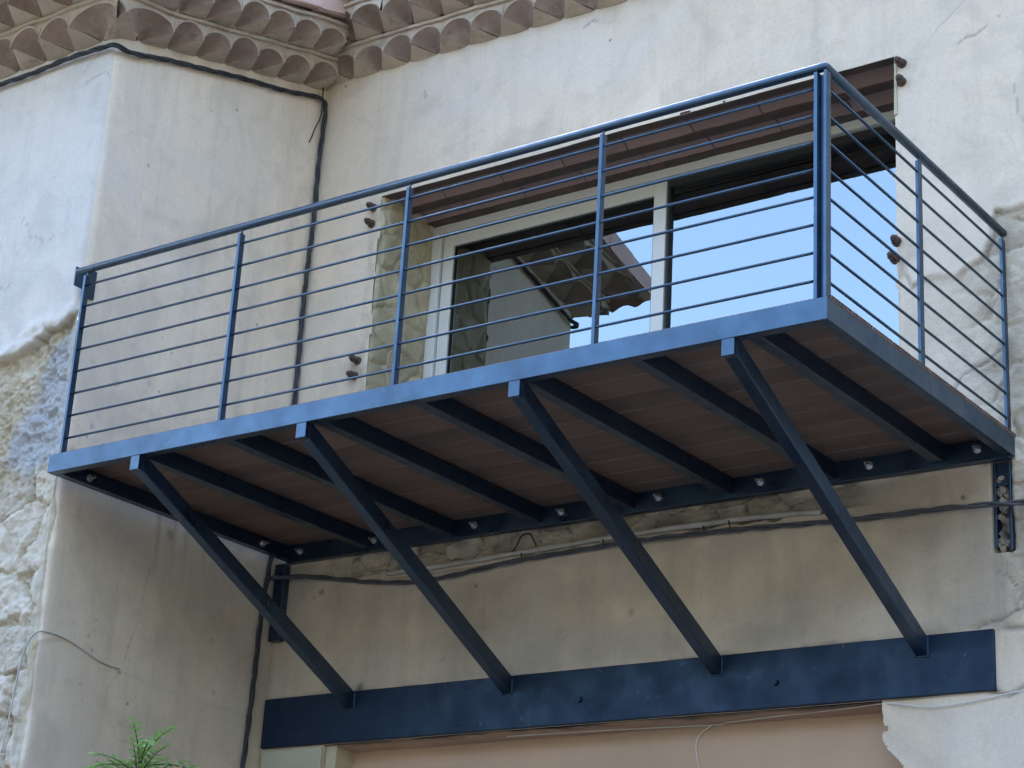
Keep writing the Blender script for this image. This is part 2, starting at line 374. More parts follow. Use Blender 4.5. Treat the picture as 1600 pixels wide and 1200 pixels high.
# ragged line of missing render above the steel lintel and slots beside it
ze = -.862+.012*fbm(X*9, X*0, 31, 5)
dirt = np.maximum(dirt, np.clip(.6*np.exp(-((Z-ze)/.012)**2)*sstep(-.1, .2, fbm(X*2.4, X*0, 33)), 0, 1)); y += .008*np.exp(-((Z-ze)/.014)**2)*(fbm(X*4, X*0, 34) > 0)
cr2 = segd(wx, wz, [(4.15, -.85), (4.26, -.83), (4.33, -.80), (4.42, -.83), (4.6, -.8)]); dirt = np.maximum(dirt, .75*np.exp(-(cr2/.009)**2)); y += .01*np.exp(-(cr2/.010)**2)
cr3 = segd(wx, wz, [(4.2, -1.13), (4.3, -1.15), (4.35, -1.12), (4.6, -1.12)]); dirt = np.maximum(dirt, .6*np.exp(-(cr3/.009)**2)); y += .01*np.exp(-(cr3/.010)**2)
for pts, wd, a in ([[(4.24, -.60), (4.31, -.63), (4.34, -.68)], .006, .7], [[(1.90, 2.80), (1.97, 2.83), (2.0, 2.825)], .005, .6], [[(.80, 2.72), (.81, 2.66)], .006, .4],
                   [[(4.14, 2.07), (4.22, 2.09), (4.28, 2.12)], .004, .6], [[(4.42, 1.75), (4.45, 1.6), (4.5, 1.5)], .004, .35]):
    d_ = segd(wx, wz, pts); dirt = np.maximum(dirt, a*np.exp(-(d_/wd)**2)); y += .003*np.exp(-(d_/wd)**2)
for (a, b, r, k) in ((4.107, -.24, .013, .95), (3.05, -.235, .008, .8), (2.97, -.20, .008, .8), (.322, -.283, .022, .7), (.27, -.31, .013, .5), (2.379, -.62, .02, .45), (2.375, -.66, .014, .35),
                     (2.37, -.70, .009, .6), (1.97, -.705, .009, .5), (2.6, -.27, .01, .6), (2.95, -.27, .008, .5), (.66, -.85, .03, .8), (1.2, -.72, .012, .5), (2.15, -.66, .012, .3), (4.0, -.45, .008, .5),
                     (3.95, -.52, .007, .5), (4.12, -.58, .008, .5), (4.05, -.65, .009, .4), (3.5, -.62, .007, .5), (2.85, -.5, .008, .4)):
    d_ = np.hypot(wx-a, wz-b); dirt = np.maximum(dirt, k*np.exp(-(d_/r)**2)); y += .006*np.exp(-(d_/r)**2)
d_ = np.hypot((X-1.99)/.8, Z+.70); ring = np.exp(-((d_-.024)/.006)**2); dirt = np.maximum(dirt, .45*ring)
d_ = np.hypot((X-2.02), Z-2.9); 
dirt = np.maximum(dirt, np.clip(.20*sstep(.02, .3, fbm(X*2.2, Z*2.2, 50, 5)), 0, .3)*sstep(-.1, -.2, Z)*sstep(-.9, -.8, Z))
dirt = np.maximum(dirt, (.24+.34*fbm(X*1.9, Z*2.6, 56, 5))*sstep(-.08, -.14, Z)*sstep(-.88, -.84, Z)*sstep(4.36, 4.28, X))  # balcony's shade painted in between ledger and lintel, broken up by random blotches
grimeR = np.exp(-((wx-4.33)/.035)**2)*sstep(-.84, -.8, Z)*sstep(-.5, -.6, Z); dirt = np.maximum(dirt, .45*np.clip(grimeR*(.6+1.5*fbm(X*8, Z*20, 61)), 0, 1))
# sooty patches of the lintel beam's right neighbour; lumps near the window edge
nearB = np.exp(-(np.hypot(wx-3.86, (wz-1.0)*.7)/.06)**2)+np.exp(-(np.hypot(wx-.44, (wz-1.0)*.6)/.09)**2); dirt = np.maximum(dirt, .3*np.clip(nearB*(.5+1.5*fbm(X*12, Z*12, 71)), 0, 1))
stone = np.clip(np.maximum(inR*(.35+.65*soft), st), 0, 1)
stone = np.maximum(stone, .6*np.exp(-((wx-.50)/.03)**2)*(Z < 2.05)*(Z > 0))
# niches: left/right steel post slots
nich = (X > 4.245) & (X < 4.335) & (Z > -.52) & (Z < -.09); y = np.where(nich, .07, y); stone = np.where(nich, .8, stone)
bz = Z[0]; bx = 3.70+.008*fbm(bz*14, bz*0, 700, 4)+.028*np.exp(-((bz+1.262)/.010)**2)+.10*sstep(-1.30, -1.46, bz)+.25*sstep(-1.42, -1.9, bz)
shop_c = np.zeros(X.shape, bool)
for j in range(len(bz)):
    if bz[j] > -1.13: continue
    i = int(np.argmin(np.abs(X[:, j]-bx[j]))); X[i, j] = bx[j]; shop_c[:i, j] = True
P = np.stack([X, y, Z], -1)
xc = .5*(wx[:-1, :-1]+wx[1:, 1:]); zc = .5*(wz[:-1, :-1]+wz[1:, 1:]); Xc = .5*(X[:-1, :-1]+X[1:, 1:]); Zc = .5*(Z[:-1, :-1]+Z[1:, 1:])
jx = Xc+.45*(xc-Xc); jz = Zc+.35*(zc-Zc)
opening = (jx > .53) & (jx < 3.80) & (jz > -.02) & (jz < 2.09)
shop = (Xc > .455) & (Zc < -1.142) & (shop_c[:-1, :-1] | shop_c[:-1, 1:])
grid('wall', P, M['plaster'], house, {'stone': stone, 'dirt': np.clip(dirt, 0, 1), 'blue': 0*X, 'cell': np.where(inR > .5, cid, gid)*.8+.1}, ~(opening | shop), flip=False)  # dirt includes the balcony's painted shade
# rest of the walls (outside the view)
m = MB(); m.box(-.05, 5.3, 0.03, .3, 2.9, 3.35)
m.box(5.29, 9, 0, .5, GZ, 3.25); m.box(3.86, 5.31, .06, .5, GZ, -2.1); m.box(0, .44, .06, .5, GZ, -2.1); m.box(8.6, 9, .5, 8, GZ, 3.25); m.box(0, 9, 7.6, 8, GZ, 3.25); m.box(0, .3, .6, 7.6, GZ, 3.2)
mm = m.build('side_wall', M['plaster'], house)
# masonry core behind the render (gives the plaster sheet its thickness at the opening)
def rubble_face(name, P0, U, V, Nn, nu, nv, amp, seed, mat, parent, su=1.):
    a = np.linspace(0, 1, nu); b = np.linspace(0, 1, nv); A, B = np.meshgrid(a, b, indexing='ij')
    lu = Vector(U).length; lv = Vector(V).length
    q1, q2, qi = worley(A*lu*4.5*su+seed, B*lv*5+seed*.7+.3*fbm(A*lu*5, B*lv*5, seed), seed)
    h = amp*(fbm(A*lu*7, B*lv*7, seed, 5, .55)*1.1+.9*sstep(0, .2, q2-q1)+.8*(qi-.5))
    e = np.minimum(np.minimum(A, 1-A)/.04, 1)
    P = np.array(P0)+A[..., None]*np.array(U)+B[..., None]*np.array(V)+(h*e)[..., None]*np.array(Nn)
    dr = np.clip(.5*sstep(.06, 0, q2-q1)*(fbm(A*lu*3, B*lv*3, seed+3)+.35)*1.6, 0, .6)
    return grid(name, P, mat, parent, {'stone': 0*A+.85, 'dirt': dr, 'blue': 0*A, 'cell': qi})
rubble_face('window_reveal', (.525, .004, -.05), (0, .50, 0), (0, 0, 2.16), (1, 0, 0), 45, 170, .014, 5, M['rubble'], house)
rubble_face('window_reveal', (3.805, .50, -.05), (0, -.49, 0), (0, 0, 2.16), (-1, 0, 0), 25, 100, .010, 8, M['rubble'], house)
m = MB(); m.box(.30, .524, .018, .5, GZ+3, 2.3); m.box(3.81, 4.23, .10, .5, -1.14, 2.3); m.box(.3, 4.2, .10, .5, 2.2, 3.0); m.box(.3, 4.23, .12, .5, -1.0, -.06)
m.build('masonry', M['rubble'], house)
# window head: three rusted joists with shallow brick vaults between them
sof = empty('window_head', (2.2, .25, 2.09)); sof.parent = house; sof.matrix_parent_inverse = Matrix.Translation(-Vector(house.location))
for (y0, y1) in ((.006, .062), (.215, .285), (.435, .50)):
    m = MB(); n = 60
    for i in range(n):
        a = .50+i*(3.34)/n; b = .50+(i+1)*3.34/n
    xs_ = np.linspace(.50, 3.83, 90); jz_ = .006*fbm(xs_*8, xs_*0, int(y0*100), 4)
    vs = []; 
    for x_, j_ in zip(xs_, jz_): vs += [(x_, y0+j_*.6, 2.085+j_), (x_, y1+j_*.4, 2.085+j_*.6), (x_, y1, 2.2), (x_, y0+.002, 2.2 if y0 > .1 else 2.112+j_*2.2)]
    fs = [(4*i+k, 4*i+(k+1) % 4, 4*i+4+(k+1) % 4, 4*i+4+k) for i in range(len(xs_)-1) for k in range(4)]
    m.add(vs, fs); o = m.build('iron_joist', M['iron'], None); o.parent = sof; o.matrix_parent_inverse = Matrix.Translation(-(Vector(sof.location)))
for (y0, y1) in ((.062, .215), (.285, .435)):
    a = np.linspace(.50, 3.83, 120); b = np.linspace(0, 1, 14); A, B = np.meshgrid(a, b, indexing='ij')
    zz = 2.094+.034*np.sin(math.pi*B)+.004*fbm(A*9, B*3, 77)
    P = np.stack([A, y0+(y1-y0)*B, zz], -1)
    o = grid('brick_vault', P, M['vault'], None, flip=True); o.parent = sof; o.matrix_parent_inverse = Matrix.Translation(-(Vector(sof.location)))
for k_ in (sof,): k_.location = Vector((2.2, .25, 2.09))
bp_ = [(.80, -.012, -.236), (1.2, -.016, -.236), (1.7, -.018, -.222), (2.2, -.018, -.212), (2.7, -.018, -.208), (3.1, -.016, -.212), (3.40, -.008, -.226)]
m = MB(); pp = cat(bp_, 14); m.tube([p+Vector((0, .004*float(fbm(p.x*9, 0, 801)), .004*float(fbm(p.x*7, 0, 802)))) for p in pp], [.013+.004*float(fbm(p.x*11, 0, 803)) for p in pp], 10)
m.build('conduit', M['conduit'], house, smooth=True)
# tie bolts at the edges of the opening
def bolt_mesh():
    m = MB(); m.cyl((0, .02, 0), (0, -.07, 0), .019, 10); m.cyl((0, -.022, 0), (0, -.052, 0), .029, 6); m.cyl((0, -.066, 0), (0, -.078, 0), .018, 10, .009); m.cyl((0, .01, 0), (0, -.010, 0), .034, 12)
    return m
bm_ = bolt_mesh(); proto = None
for (x_, z_) in ((.472, 2.023), (.470, 1.919), (.452, 1.062), (.441, .972), (3.842, 2.035), (3.838, 1.932), (3.80, 1.078), (3.79, .988)):
    if proto is None: proto = bm_.build('tie_bolt', M['iron'], house); o = proto
    else: o = proto.copy(); C.objects.link(o)
    o.scale = (.74, .85, .74); o.location = (x_, 0, z_); o.rotation_euler = (random.uniform(-.12, .12), random.uniform(-.5, .5), random.uniform(-.15, .15))
m = MB(); m.box(3.80, 3.812, -.006, .05, 1.76, 2.09, jit=.003); m.build('anchor_plate', M['rubble'], house)
# shopfront head below the steel beam
xs2 = np.linspace(.40, 4.3, 240); b = np.linspace(0, 1, 10); A, B = np.meshgrid(xs2, b, indexing='ij')
P = np.stack([A, .0+B*.16, -1.142-.006*fbm(A*5, B, 91)-.014*B], -1)
dd = np.clip(sstep(.5, 0, B)*(.35+2.2*fbm(A*7, B*2, 92, 5)), 0, 1)
grid('shop_soffit', P, M['peach'], house, {'dirt': dd}, flip=True)
zz = np.linspace(-1.15, -2.6, 40); A, B = np.meshgrid(xs2, zz, indexing='ij')
P = np.stack([A, .158+.004*fbm(A*2, B*2, 95), B], -1); grid('shop_wall', P, M['peach'], house, {'dirt': 0*A}, flip=True)
m = MB(); m.box(.448, .455, .004, .16, -2.4, -1.146); m.box(.455, .52, .13, .155, -2.4, -1.16); m.build('shop_jamb', M['peach'], house)
m = MB(); m.box(.012, .447, -.016, .0, -2.4, -1.146); o = m.build('yellow_render_block', M['yellow'], house, bevel=.008); o['label'] = 'pale yellow block of render under the left end of the steel beam'
# interior seen dimly through the panes
m = MB(); m.add([(.35, .62, -.1), (4.2, .62, -.1), (4.2, 4, -.1), (.35, 4, -.1), (.35, .62, 2.4), (4.2, .62, 2.4), (4.2, 4, 2.4), (.35, 4, 2.4)], [(0, 1, 2, 3), (4, 7, 6, 5), (0, 3, 7, 4), (1, 5, 6, 2), (2, 6, 7, 3)])
m.build('room', M['room'], house)

# window
win = empty('window', (2.2, .51, 0)); win.parent = house; win.matrix_parent_inverse = Matrix.Translation(-Vector(house.location))
def wpart(m, name, mat, **k):
    o = m.build(name, mat, None, **k); o.parent = win; o.matrix_parent_inverse = Matrix.Translation(-Vector(win.location)); return o
m = MB(); y0, y1 = .50, .60
m.box(.525, .592, y0, y1, 0, 2.095); m.box(3.74, 3.81, y0, y1, 0, 2.095); m.box(.592, 3.74, y0, y1, 2.035, 2.095); m.box(.592, 3.74, y0, y1, -.01, .05)
wpart(m, 'frame', M['alu'], bevel=.003)
m = MB(); m.box(.602, .676, .520, .575, .05, 2.022); m.box(2.085, 2.165, .520, .575, .05, 2.022); m.box(.676, 2.085, .520, .575, 1.945, 2.022); m.box(.672, 2.085, .520, .575, .05, .13)
wpart(m, 'sash', M['alu'], bevel=.003)
m = MB(); m.box(2.168, 2.182, .530, .59, .05, 2.028); m.box(3.70, 3.74, .530, .59, .05, 2.028); m.box(2.182, 3.70, .530, .59, 1.985, 2.028); m.box(2.182, 3.70, .530, .59, .05, .09)
wpart(m, 'fixed_sash', M['rubber'], bevel=.002)
m = MB(); m.box(.672, .682, .535, .545, .13, 1.945); m.box(2.075, 2.085, .535, .545, .13, 1.945); m.box(.682, 2.075, .535, .545, 1.935, 1.945)
wpart(m, 'gasket', M['rubber'])
m = MB(); m.add([(.672, .548, .13), (2.085, .548, .13), (2.085, .548, 1.945), (.672, .548, 1.945)], [(0, 1, 2, 3)]); wpart(m, 'pane', M['glass'])
m = MB(); m.add([(2.182, .556, .09), (3.70, .552, .09), (3.70, .552, 1.985), (2.182, .556, 1.985)], [(0, 1, 2, 3)]); wpart(m, 'pane', M['glass'])

# ------------------------------------------------------------------ génoise cornices (rows of half-round tiles bedded in mortar)
def cornice(parent, org, along, out, length, z0, slope, rows, seed, stretch1=0, stretch0=0, period=.222, phase=0, zlim=None):
    """rows: (d_in, d_out, dz). tile mesh = half-cone lips, mortar mesh = vaulted bedding"""
    org = np.array(org, float); al = np.array(along, float); ou = np.array(out, float)
    tiles = MB(); mort = MB()
    for ri, (din, dout, dz) in enumerate(rows):
        ph = phase+ri*period*.5
        def pt(sv, d, z):
            sv = np.asarray(sv, float); ss = sv.copy(); d = np.asarray(d, float)+0*sv; z = np.asarray(z, float)+0*sv
            if stretch1: ss = ss+d*stretch1*np.clip((sv-(length-period))/period, 0, 1)
            if stretch0: ss = ss-d*stretch0*np.clip((period-sv)/period, 0, 1)
            return org[None]+ss[:, None]*al[None]+d[:, None]*ou[None]+np.stack([0*sv, 0*sv, z+slope*np.minimum(sv, length)], -1)
        zb = z0+dz; CU = .034
        nk = int(math.ceil(length/period))+1; q_ = 15
        for kk in range(-1, nk+1):
            c0 = ph+(kk+.5)*period
            if c0+period*.5 < 0 or c0-period*.5 > length: continue
            r1 = float(_h(np.array([kk]), np.array([ri]), seed)[0]); r3 = float(_h(np.array([kk]), np.array([ri]), seed+4)[0]); r4 = float(_h(np.array([kk]), np.array([ri]), seed+8)[0])
            dO = dout+.030*(r1-.5); hO = .080+.026*(r3-.5); cw = c0+.03*(r4-.5)
            th = np.linspace(0, math.pi, q_); cs = -np.cos(th); sn = np.sin(th)**1.12
            so_ = c0+cs*period*.499
            fO = np.clip(so_, 0, length)
            rings = []
            for (f, wi, hi) in ((0., .06, .010), (.3, .19, .036), (.6, .315, .062), (.85, .42, .083), (1., .485, .094)):
                dd = din+.006+(dO-din-.006)*f
                rings.append(pt(np.clip(cw+(c0-cw)*f+cs*period*wi, 0, length), dd, zb+.004+CU*f+sn*hi*(hO/.094)))
            edge = pt(np.clip(c0+cs*period*.499, 0, length), dO+.004, zb+.004+CU-.002+sn*(hO+.013))
            G = np.stack(rings+[edge], 1); N_ = len(rings)+1
            tiles.add(G[:, :-1].reshape(-1, 3), [(i*(N_-1)+j, (i+1)*(N_-1)+j, (i+1)*(N_-1)+j+1, i*(N_-1)+j+1) for i in range(q_-1) for j in range(N_-2)])
            tiles.add(G[:, -2:].reshape(-1, 3), [(i*2, (i+1)*2, (i+1)*2+1, i*2+1) for i in range(q_-1)], 1)
            # mortar: spandrels above the arch, up to the thin projecting course
            fl = [pt(np.clip(c0+cs*period*.499, 0, length), dO-.002, zb+.004+CU-.003+sn*(hO+.008))]
            jj = .008*fbm(so_*6, so_*0+ri, seed, 4)
            for (dd, zz_) in ((dout-.006+jj, zb+.137+jj*.5), (dout+.013+jj, zb+.140+jj*.5), (dout+.013+jj, zb+.158+jj*.5), (dout-.03, zb+.160)):
                fl.append(pt(np.clip(so_, 0, length), dd, zz_))
            G = np.stack(fl, 1); N_ = len(fl)
            mort.add(G.reshape(-1, 3), [(i*N_+j, (i+1)*N_+j, (i+1)*N_+j+1, i*N_+j+1) for i in range(q_-1) for j in range(N_-1)])
            # mortar wedge bedding this tile against the next one (narrow at the rim, wide at the wall)
            nx = ph+(kk+1.5)*period; us = np.linspace(0, 1, 6); Gw = []
            for f, wi in ((-.2, .06), (0., .06), (.3, .19), (.6, .315), (.85, .42), (1., .485)):
                a_ = c0+period*wi; b2 = nx-period*wi; sv = a_+(b2-a_)*us
                Gw.append(pt(np.clip(sv, 0, length), din+.006+(dO-din-.006)*f, zb+.004+CU*max(f, 0)-.006*np.sin(us*math.pi)*(1-abs(f))+.004*fbm(sv*20, sv*0+f*3, seed, 3)))
            G = np.stack(Gw, 1); N_ = len(Gw)
            mort.add(G.reshape(-1, 3), [(i*N_+j, (i+1)*N_+j, (i+1)*N_+j+1, i*N_+j+1) for i in range(5) for j in range(N_-1)])
    a = mort.build('cornice_mortar', M['mortar'], parent, smooth=False); b_ = tiles.build('cornice_tiles', [M['tile'], M['rim']], parent, smooth=True)
    return a, b_
rows2 = ((-.0, .165, .0), (.165, .325, .165))
cornice(house, (0.0, 0.0, 0), (1, 0, 0), (0, -1, 0), 5.2, 2.955, -.028, ((0, .13, 0), (.13, .30, .165)), 3, phase=.10)
m = MB()
for i in range(14):       # timber edge board and gutter above the cornice
    pass
prof = [(.30+.075*math.cos(a)+.075, .075*math.sin(a)) for a in np.linspace(math.pi, 2*math.pi, 12)]
vs = []
for xx in (.38, 5.2):
    for (d_, z_) in prof: vs.append((xx, -d_, 3.42+z_-.028*xx))
    for (d_, z_) in reversed(prof): vs.append((xx, -(.375+(d_-.375)*.93), 3.42+z_*.93-.028*xx))
n_ = 24; m.add(vs, [(i, (i+1) % n_, n_+(i+1) % n_, n_+i) for i in range(n_)]+[tuple(range(n_))])
m.build('gutter', M['zinc'], house, smooth=False)
def roof(name, parent, x0, x1, y0, z0, y1, z1, mat):
    n = int((x1-x0)/.03); s = np.linspace(x0, x1, n); t_ = np.linspace(0, 1, 30); A, B = np.meshgrid(s, t_, indexing='ij')
    lap = ((B*12) % 1)*-.012
    P = np.stack([A, y0+(y1-y0)*B, z0+(z1-z0)*B+.035*np.abs(np.sin(A*math.pi/.2))+lap], -1)
    grid(name, P, mat, parent)
roof('roof', house, .0, 9, -.36, 3.36, 4, 4.9, M['roof'])
m = MB(); m.add([(0, -.30, 3.27), (9, -.30, 3.13), (9, 4, 4.8), (0, 4, 4.8), (9, 8, 3.2), (0, 8, 3.2)], [(0, 1, 2, 3), (3, 2, 4, 5)]); m.build('roof_underside', M['mortar'], house)

# ------------------------------------------------------------------ projecting wing (left)
wing = tag(empty('projecting_wing', (-1, WY, GZ)), 'pale rendered wing projecting on the left, rubble stone showing where its render has fallen', 'house')
# return wall x = 0
ys = np.concatenate([np.linspace(WY, WY+.055, 9)[:-1], np.linspace(WY+.055, .05, 150)]); zs = np.concatenate([np.arange(GZ, -2, .1), np.arange(-2, 3.05, .0125)])
Y, Z = np.meshgrid(ys, zs, indexing='ij')
cornerx = lambda z: np.where(z < .80, -.022*np.abs(fbm(z*7, z*0, 300, 4))-.030*sstep(.75, .1, z)*(.5+fbm(z*3, z*0+5, 301, 4)), 0)
wy = Y+.03*fbm(Y*8, Z*8, 201); wz = Z+.03*fbm(Y*8, Z*8, 202)
x = .008*fbm(Y*1.4+9, Z*1.4, 203, 3)+.0025*fbm(Y*6, Z*6, 204, 4)
x -= .0+np.minimum(0, 0)
RC = .055; cd = np.clip(1-(Y-WY)/RC, 0, 1); x = x*(1-np.clip(1-(Y-WY)/.15, 0, 1))
ca = cd*math.pi/4; x = x+np.where(cd > 0, -RC+RC*np.cos(ca), 0)+cornerx(Z)*np.exp(-((Y-WY)/.05)**2)*.7
Yr = np.where(cd > 0, WY+RC-RC*np.sin(ca), Y)-cornerx(Z)*np.exp(-((Y-WY)/.05)**2)*.7
seam = segd(Y, Z+.010*fbm(Y*3, Z*0, 210), [(-1.75, -.98), (-1.66, -.89), (-1.5, -.84), (-1.25, -.93), (-1.09, -.93), (-.85, -.965), (-.5, -.97), (-.12, -.99)])
x += .004*np.exp(-(seam/.010)**2)*sstep(-1.1, -1.4, Y)+.003*np.exp(-(seam/.012)**2)
dirt = .18*np.exp(-((seam)/.012)**2)*sstep(-1.35, -1.1, Y)
for (a, b, r, k) in ((-.85, -.14, .03, .5), (-.84, -.20, .025, .35), (-1.093, -.93, .014, .75), (-1.3, -.88, .010, .6), (-1.33, -.80, .008, .6), (-1.3, -.7, .006, .5), (-1.05, -1.18, .011, .6), (-1.36, -1.05, .008, .5),
                     (-.48, -.62, .012, .5), (-.42, -.90, .011, .5), (-.13, -.98, .025, .6), (-.7, -1.3, .01, .5), (-1.02, -1.28, .012, .5), (-1.32, -1.12, .006, .5), (-1.5, .25, .012, .5), (-1.36, .55, .016, .4), (-1.62, .1, .02, .35), (-1.6, -.02, .02, .45),
                     (-1.15, .62, .008, .5), (-1.55, .6, .01, .3)):
    d_ = np.hypot(wy-a, wz-b); dirt = np.maximum(dirt, k*np.exp(-(d_/r)**2)); x -= .004*np.exp(-(d_/r)**2)
for k_, yy in enumerate((-.95, -.83, -.74, -.6)):       # rust runs below the side beam
    dirt = np.maximum(dirt, (.30-.04*k_)*np.exp(-((Y-yy-.01*fbm(Z*3, Z*0, k_))/.02)**2)*sstep(-.55, -.15, Z)*(Z < -.02))
dirt = np.maximum(dirt, (.12+.12*fbm(Y*2, Z*1.3, 222, 5))*sstep(-.05, -.25, Z)*sstep(WY+.02, WY+.35, Y+.08*fbm(Y*0, Z*2, 223)))  # shade under the balcony painted onto the return wall, mottled
for pts, wd, a in ([[(-1.10, -.95), (-1.16, -1.02), (-1.17, -1.15)], .004, .3], [[(-1.0, -.35), (-1.02, -.65), (-1.06, -.85)], .004, .35]):
    d_ = segd(wy, wz, pts); dirt = np.maximum(dirt, a*np.exp(-(d_/wd)**2))
stone = np.clip(sstep(WY+.03, WY+.01, wy+.0)*(Z < .8), 0, 1)
# keep the render below the sloping cornice
topz = 2.45+.28*(Y-WY)+.03
Zt = np.minimum(Z, topz)
grid('return_wall', np.stack([x, Yr, Zt], -1), M['plaster_wing'], wing, {'stone': stone, 'dirt': np.clip(dirt, 0, 1), 'blue': 0*x, 'cell': 0*x+.5})  # dirt includes the painted shade under the balcony
# front wall y = WY
xs = np.concatenate([np.arange(-6, -1.5, .1), np.arange(-1.5, -1.1, .02), np.arange(-1.1, -.0001, .0066), [0.]]); zs = np.concatenate([np.arange(GZ, -1.9, .1), np.arange(-1.9, 1.0, .0075), np.arange(1.0, 2.6, .0125)])
X, Z = np.meshgrid(xs, zs, indexing='ij')
wx = X+.06*fbm(X*5, Z*5, 401, 6, .6); wz = Z+.06*fbm(X*5, Z*5, 402, 6, .6)
Pl = [(.3, .86), (-.03, .84), (-.15, .80), (-.25, .80), (-.33, .70), (-.45, .66), (-.6, .62), (-1.2, .55), (-6.5, .5), (-6.5, -6), (.3, -6)]
sdL = sdpoly(wx, wz, Pl); inn = sstep(.006, -.008, sdL)
f1, f2, cid = worley(wx*2.3+.4, wz*3.9+.2*fbm(X*3, Z*3, 410), 12)
stn = sstep(0, .16, f2-f1)
lo = sstep(.1, -.25, Z)
hgt = .050+.034*fbm(X*7, Z*7, 403, 6, .62)+.036*np.abs(fbm(X*15, Z*15, 409, 5, .65))*(1.2-.8*stn*lo)-stn*(.016+.022*(cid-.4))*(.25+.75*lo)
y = .010*fbm(X*1.5, Z*1.5, 404, 3)+.003*fbm(X*7, Z*7, 405, 4)
lipz = np.exp(-((sdL-.03)/.045)**2)*sstep(.3, .5, Z)
y = y*(1-inn)+hgt*inn-.022*lipz*(1+1.2*fbm(X*8, Z*8, 411))
cd = np.clip(1+X/RC, 0, 1); y = y*np.clip(-X/.10, 0, 1)
ca = math.pi/2-cd*math.pi/4; ce = np.exp(-(X/.05)**2)*.7
X2 = np.where(cd > 0, -RC+RC*np.cos(ca), X)+cornerx(Z)*ce
y = y+np.where(cd > 0, RC-RC*np.sin(ca), 0)-cornerx(Z)*ce
dirt = np.clip(.5*np.exp(-((sdL+.016)/.012)**2)*(.3+1.6*fbm(X*6, Z*6, 406)), 0, .6)*(Z > .3)
dirt = np.maximum(dirt, inn*np.clip(.7*sstep(.05, 0, f2-f1)*(-.05+1.5*fbm(X*4, Z*4, 407)), 0, .6))
for pts, wd, a in ([[(-.75, 1.15), (-.62, 1.10), (-.55, 1.14)], .004, .3], [[(-.56, 1.5), (-.5, 1.36), (-.35, 1.30), (-.3, 1.33)], .004, .3]):
    d_ = segd(wx, wz, pts); dirt = np.maximum(dirt, a*np.exp(-(d_/wd)**2))
blue = inn*sstep(.05, -.05, sdpoly(wx, wz, [(-.05, .78), (-.22, .66), (-.30, .5), (-.40, .25), (-.45, .05), (-.25, -.02), (-.02, .05), (0, .5)]))
stone = inn*(1-.35*stn*lo)
grid('front_wall', np.stack([X2, WY+y, Z], -1), M['plaster_front'], wing, {'stone': stone, 'dirt': dirt, 'blue': np.clip(blue, 0, 1), 'cell': cid})
m = MB(); m.box(-6, -5.8, WY+.1, 7.6, GZ, 2.4); m.box(-6, -.1, 7.6, 8, GZ, 3.0); m.build('side_wall', M['plaster_wing'], wing)
SL = .28
cornice(wing, (0, WY, 0), (0, 1, 0), (1, 0, 0), 1.697, 2.452, SL, rows2, 31, stretch0=1, phase=.04)
cornice(wing, (-3.2, WY, 0), (1, 0, 0), (0, -1, 0), 3.2, 2.452, 0, rows2, 47, stretch1=1, phase=.09)
# pink verge tiles above the return cornice
for k in range(8):
    a = WY-.44+k*.27; b_ = a+.285
    m = MB(); z_ = lambda yy: 2.452+.345+SL*(yy-WY)
    dx = .012*(k % 2); lift = -.0
    x0, x1 = .30+dx, .365+dx
    vs = [(x0, a, z_(a)+lift), (x1, a, z_(a)+lift), (x1, b_, z_(b_)+.012), (x0, b_, z_(b_)+.012), (x0, a, z_(a)+.17), (x1, a, z_(a)+.17), (x1, b_, z_(b_)+.18), (x0, b_, z_(b_)+.18)]
    m.add(vs, [(0, 3, 2, 1), (4, 5, 6, 7), (0, 1, 5, 4), (1, 2, 6, 5), (2, 3, 7, 6), (3, 0, 4, 7)])
    m.build('verge_tile', M['pink'], wing, bevel=.006)
m = MB()
n = 200; s = np.linspace(-6, .38, n); A, B = np.meshgrid(s, np.linspace(0, 1, 70), indexing='ij')
y_ = WY-.50+9.9*B
P = np.stack([A, y_, 2.80+SL*(y_-WY)+.04*np.abs(np.sin(A*math.pi/.2))-.012*((B*28) % 1)], -1); grid('roof', P, M['roof'], wing)
m = MB(); z_ = lambda yy: 2.788+SL*(yy-WY)
m.add([(-6, WY-.34, z_(WY-.34)), (.33, WY-.34, z_(WY-.34)), (.33, .2, z_(.2)), (.29, 8, z_(8)), (-6, 8, z_(8))], [(0, 1, 2, 3, 4)]); m.build('roof_underside', M['mortar'], wing)

# ------------------------------------------------------------------ steel lintel beam over the shopfront
lb = tag(empty('steel_lintel', (2.1, -.02, -1.0)), 'wide flat navy steel beam set in the wall under the balcony struts', 'steel beam')
m = MB(); zt, zb, xr = -.865, -1.135, 4.24
m.box(.012, xr, -.022, .04, zb, zt); m.build('web', M['steel_dark'], lb, bevel=.004)
for (x_, z_) in ((2.098, -1.02), (3.18, -1.019)):
    m = MB(); m.cyl((x_, -.018, z_), (x_, -.036, z_), .016, 12, .012); m.build('bolt_head', M['steel_dark'], lb)

